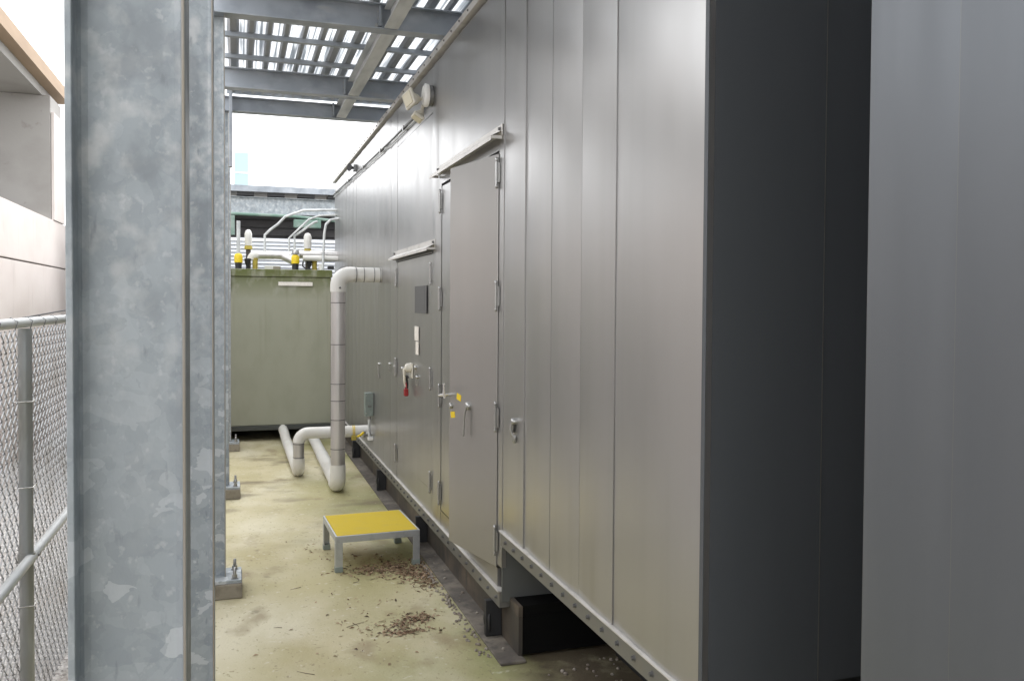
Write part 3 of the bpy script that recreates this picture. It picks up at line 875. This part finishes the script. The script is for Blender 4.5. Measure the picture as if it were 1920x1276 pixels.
# ------------------------------------------------------------------ parking structure on the left
XP = -2.5
pk = thing('parking_structure', (-6, 12, -.3), 'pinkish precast concrete parking structure with an open upper level, beyond the fence', 'building')
L0, L1 = -9.0, 30.0
joints = [-9.0, -1.0, 7.0, 15.4, 23.5, 30.0]
for a, b in zip(joints[:-1], joints[1:]):
    for z0, z1 in ((-.3, .775), (.79, 2.185), (2.20, 2.86)):
        B(XP - .2, a + .006, z0, XP + random.uniform(-.004, .004), b - .006, z1, .008).build('wall_panel', PRECAST, pk)
B(XP - .24, L0, -.3, XP - .205, L1, 2.8).build('joint_backing', CORE, pk)
B(XP - 8, L0, 1.75, XP - .25, L1, 2.0).build('floor_deck', GREYCONC, pk)
U0, U1 = 10.4, 14.9
B(XP - 8, U0, 4.765, XP + .02, U1, 4.95).build('roof_deck', FASCIA, pk)
B(XP - 8, U0 + .02, 4.64, XP - .14, U1 - .02, 4.762).build('ceiling', GREYCONC, pk)
for yy in (13.7,):
    B(XP - .98, yy, 2.01, XP - .03, yy + .75, 4.638, .01).build('column', GREYCONC, pk)
    B(XP - .025, yy + .004, 2.865, XP + .015, yy + .746, 4.40, .006).build('column_cladding', PRECAST, pk)
    B(XP - 8, yy + .2, 4.25, XP - .99, yy + .6, 4.638).build('beam', GREYCONC, pk)
B(XP - 8.2, L0, -.3, XP - 8.0, L1, 2.9).build('rear_wall', GREYCONC, pk)
B(XP - 5.2, U0, 2.01, XP - 5.0, U1, 4.638).build('rear_wall', GREYCONC, pk)

# ------------------------------------------------------------------ chain link fence
XF = -.85
fen = thing('chain_link_fence', (XF, 4, -.2), 'galvanised chain link fence between the columns and the parking structure', 'fence')
T([(XF, -4.5, 1.610), (XF, 13.0, 1.610)], .021, 14).build('top_rail', GALV_LT, fen)
T([(XF + .02, -4.5, .618), (XF + .02, 13.0, .618)], .021, 14).build('mid_rail', GALV_LT, fen)
for yp in (-2.0, 1.0, 4.03, 7.1, 10.2):
    p_ = T([(XF + .004, yp, -.25), (XF + .004, yp, 1.585)], .0275, 16).build('post', POSTG, fen)
    for z in (.06, .42, .92, 1.28):
        T([(XF - .03, yp - .031, z), (XF + .036, yp - .031, z + .002), (XF + .038, yp + .031, z + .004), (XF - .03, yp + .032, z + .001)], .0022, 6).build('tie_wire', CHROME, p_)
    T([(XF + .004, yp, .60), (XF + .004, yp, .64)], .033, 14).build('rail_clamp', POSTG, p_)
    B(XF + .03, yp + .035, .612, XF + .045, yp + .075, .622).build('clamp_bolt', BAND, p_)
for i in range(36):
    yv = 1.2 + i * .26
    T([(XF + .018, yv, 1.585), (XF + .027, yv + .006, 1.618), (XF, yv + .014, 1.6345), (XF - .026, yv + .02, 1.612)], .0022, 5).build('tie_wire', BAND, fen)
mb = MB()
d, hh, x0 = .0372, .044, XF - .026
z0, nseg = -.18, 40
yk = -3.0
rw = .0025
while yk < 9.5:
    vs, fs = [], []
    odd = int(round((yk + 3.0) / d)) % 2
    for s in range(nseg + 1):
        yy = yk + (d + .002 if (s + odd) % 2 else -.002)
        xx = x0 + (.0028 if (s + odd) % 2 else -.0028)
        z = z0 + s * hh
        vs += [(xx - rw, yy, z), (xx + rw, yy - rw, z), (xx + rw, yy + rw, z)]
    for s in range(nseg):
        for k in range(3):
            fs.append((3 * s + k, 3 * s + (k + 1) % 3, 3 * s + 3 + (k + 1) % 3, 3 * s + 3 + k))
    mb.add(vs, fs)
    yk += d
mb.build('wire_mesh', WIRE, fen, kind='stuff')
T([(XF - .06, 4.3, 1.625), (XF - .08, 5.6, 1.655)], .004, 6).build('loose_wire', BLACK, fen)

# ------------------------------------------------------------------ litter on the slab
def litter(name, spots, n, label):
    mb = MB(); mi = []
    for _ in range(n):
        cx, cy, sx, sy = random.choice(spots)
        x, y = random.gauss(cx, sx), random.gauss(cy, sy)
        if x > 1.172: x = 1.172 - random.random() * .05
        a = random.uniform(0, 6.28)
        l, w_ = random.uniform(.005, .020), random.uniform(.002, .007)
        h = random.uniform(.001, .009)
        e, f = Vector((math.cos(a), math.sin(a), 0)), Vector((-math.sin(a), math.cos(a), 0))
        c = Vector((x, y, .002))
        t = random.uniform(-.004, .008)
        mb.add([c - e * l, c + f * w_ + Vector((0, 0, h)), c + e * l + Vector((0, 0, max(t, 0))), c - f * w_ + Vector((0, 0, h * .5))], [(0, 1, 2), (0, 2, 3)])
        k = random.choice((0, 0, 1, 1, 1, 2))
        mi += [k, k]
    o = mb.build(name, LEAF, kind='stuff')
    for p, k in zip(o.data.polygons, mi): p.material_index = k
    return o
litter('leaf_litter', [(.98, 5.36, .12, .07), (1.06, 5.26, .08, .09), (.84, 5.42, .12, .06), (1.1, 5.12, .05, .10), (1.0, 5.5, .14, .10)], 1250, '')
litter('leaf_litter', [(.86, 4.44, .065, .045), (.93, 4.52, .05, .035), (.84, 4.33, .08, .025), (.80, 4.42, .10, .08)], 420, '')
litter('leaf_litter', [(.50, 6.1, .10, .08), (.62, 5.75, .1, .1), (.62, 4.3, .2, .3), (.72, 4.8, .15, .15)], 80, '')
mb = MB()
for _ in range(150):
    t = random.random()
    y = 3.9 + t * 1.7
    x = 1.168 - abs(random.gauss(0, .028)) if random.random() < .9 else 1.2 + random.random() * .06
    r = random.uniform(.004, .012)
    zb = .0 if x < 1.175 else .0135
    mb.lathe((x, y, zb - r * .2), (random.uniform(-.3, .3), random.uniform(-.3, .3), 1), [(0, r * .7), (r * .6, r), (r * 1.2, r * .6), (r * 1.35, r * .1)], 6, False)
for _ in range(60):
    x, y, r = random.uniform(1.35, 2.2), random.uniform(3.0, 3.75), random.uniform(.004, .012)
    mb.lathe((x, y, -r * .2), (.1, .2, 1), [(0, r * .7), (r * .6, r), (r * 1.2, r * .6), (r * 1.35, r * .1)], 6, False)
mb.build('pebbles', STONE, kind='stuff')
mb = MB()
for _ in range(8):
    x, y, a, l = random.uniform(.2, 1.0), random.uniform(3.6, 5.4), random.uniform(0, 6.28), random.uniform(.03, .11)
    e = Vector((math.cos(a), math.sin(a), 0)); f = Vector((-e.y, e.x, 0))
    c = Vector((x, y, .003))
    mb.tube([c, c + e * l * .5 + f * l * random.uniform(-.15, .15), c + e * l], [.0015, .0013, .0008], 4)
mb.build('twigs', LEAF[2], kind='stuff')
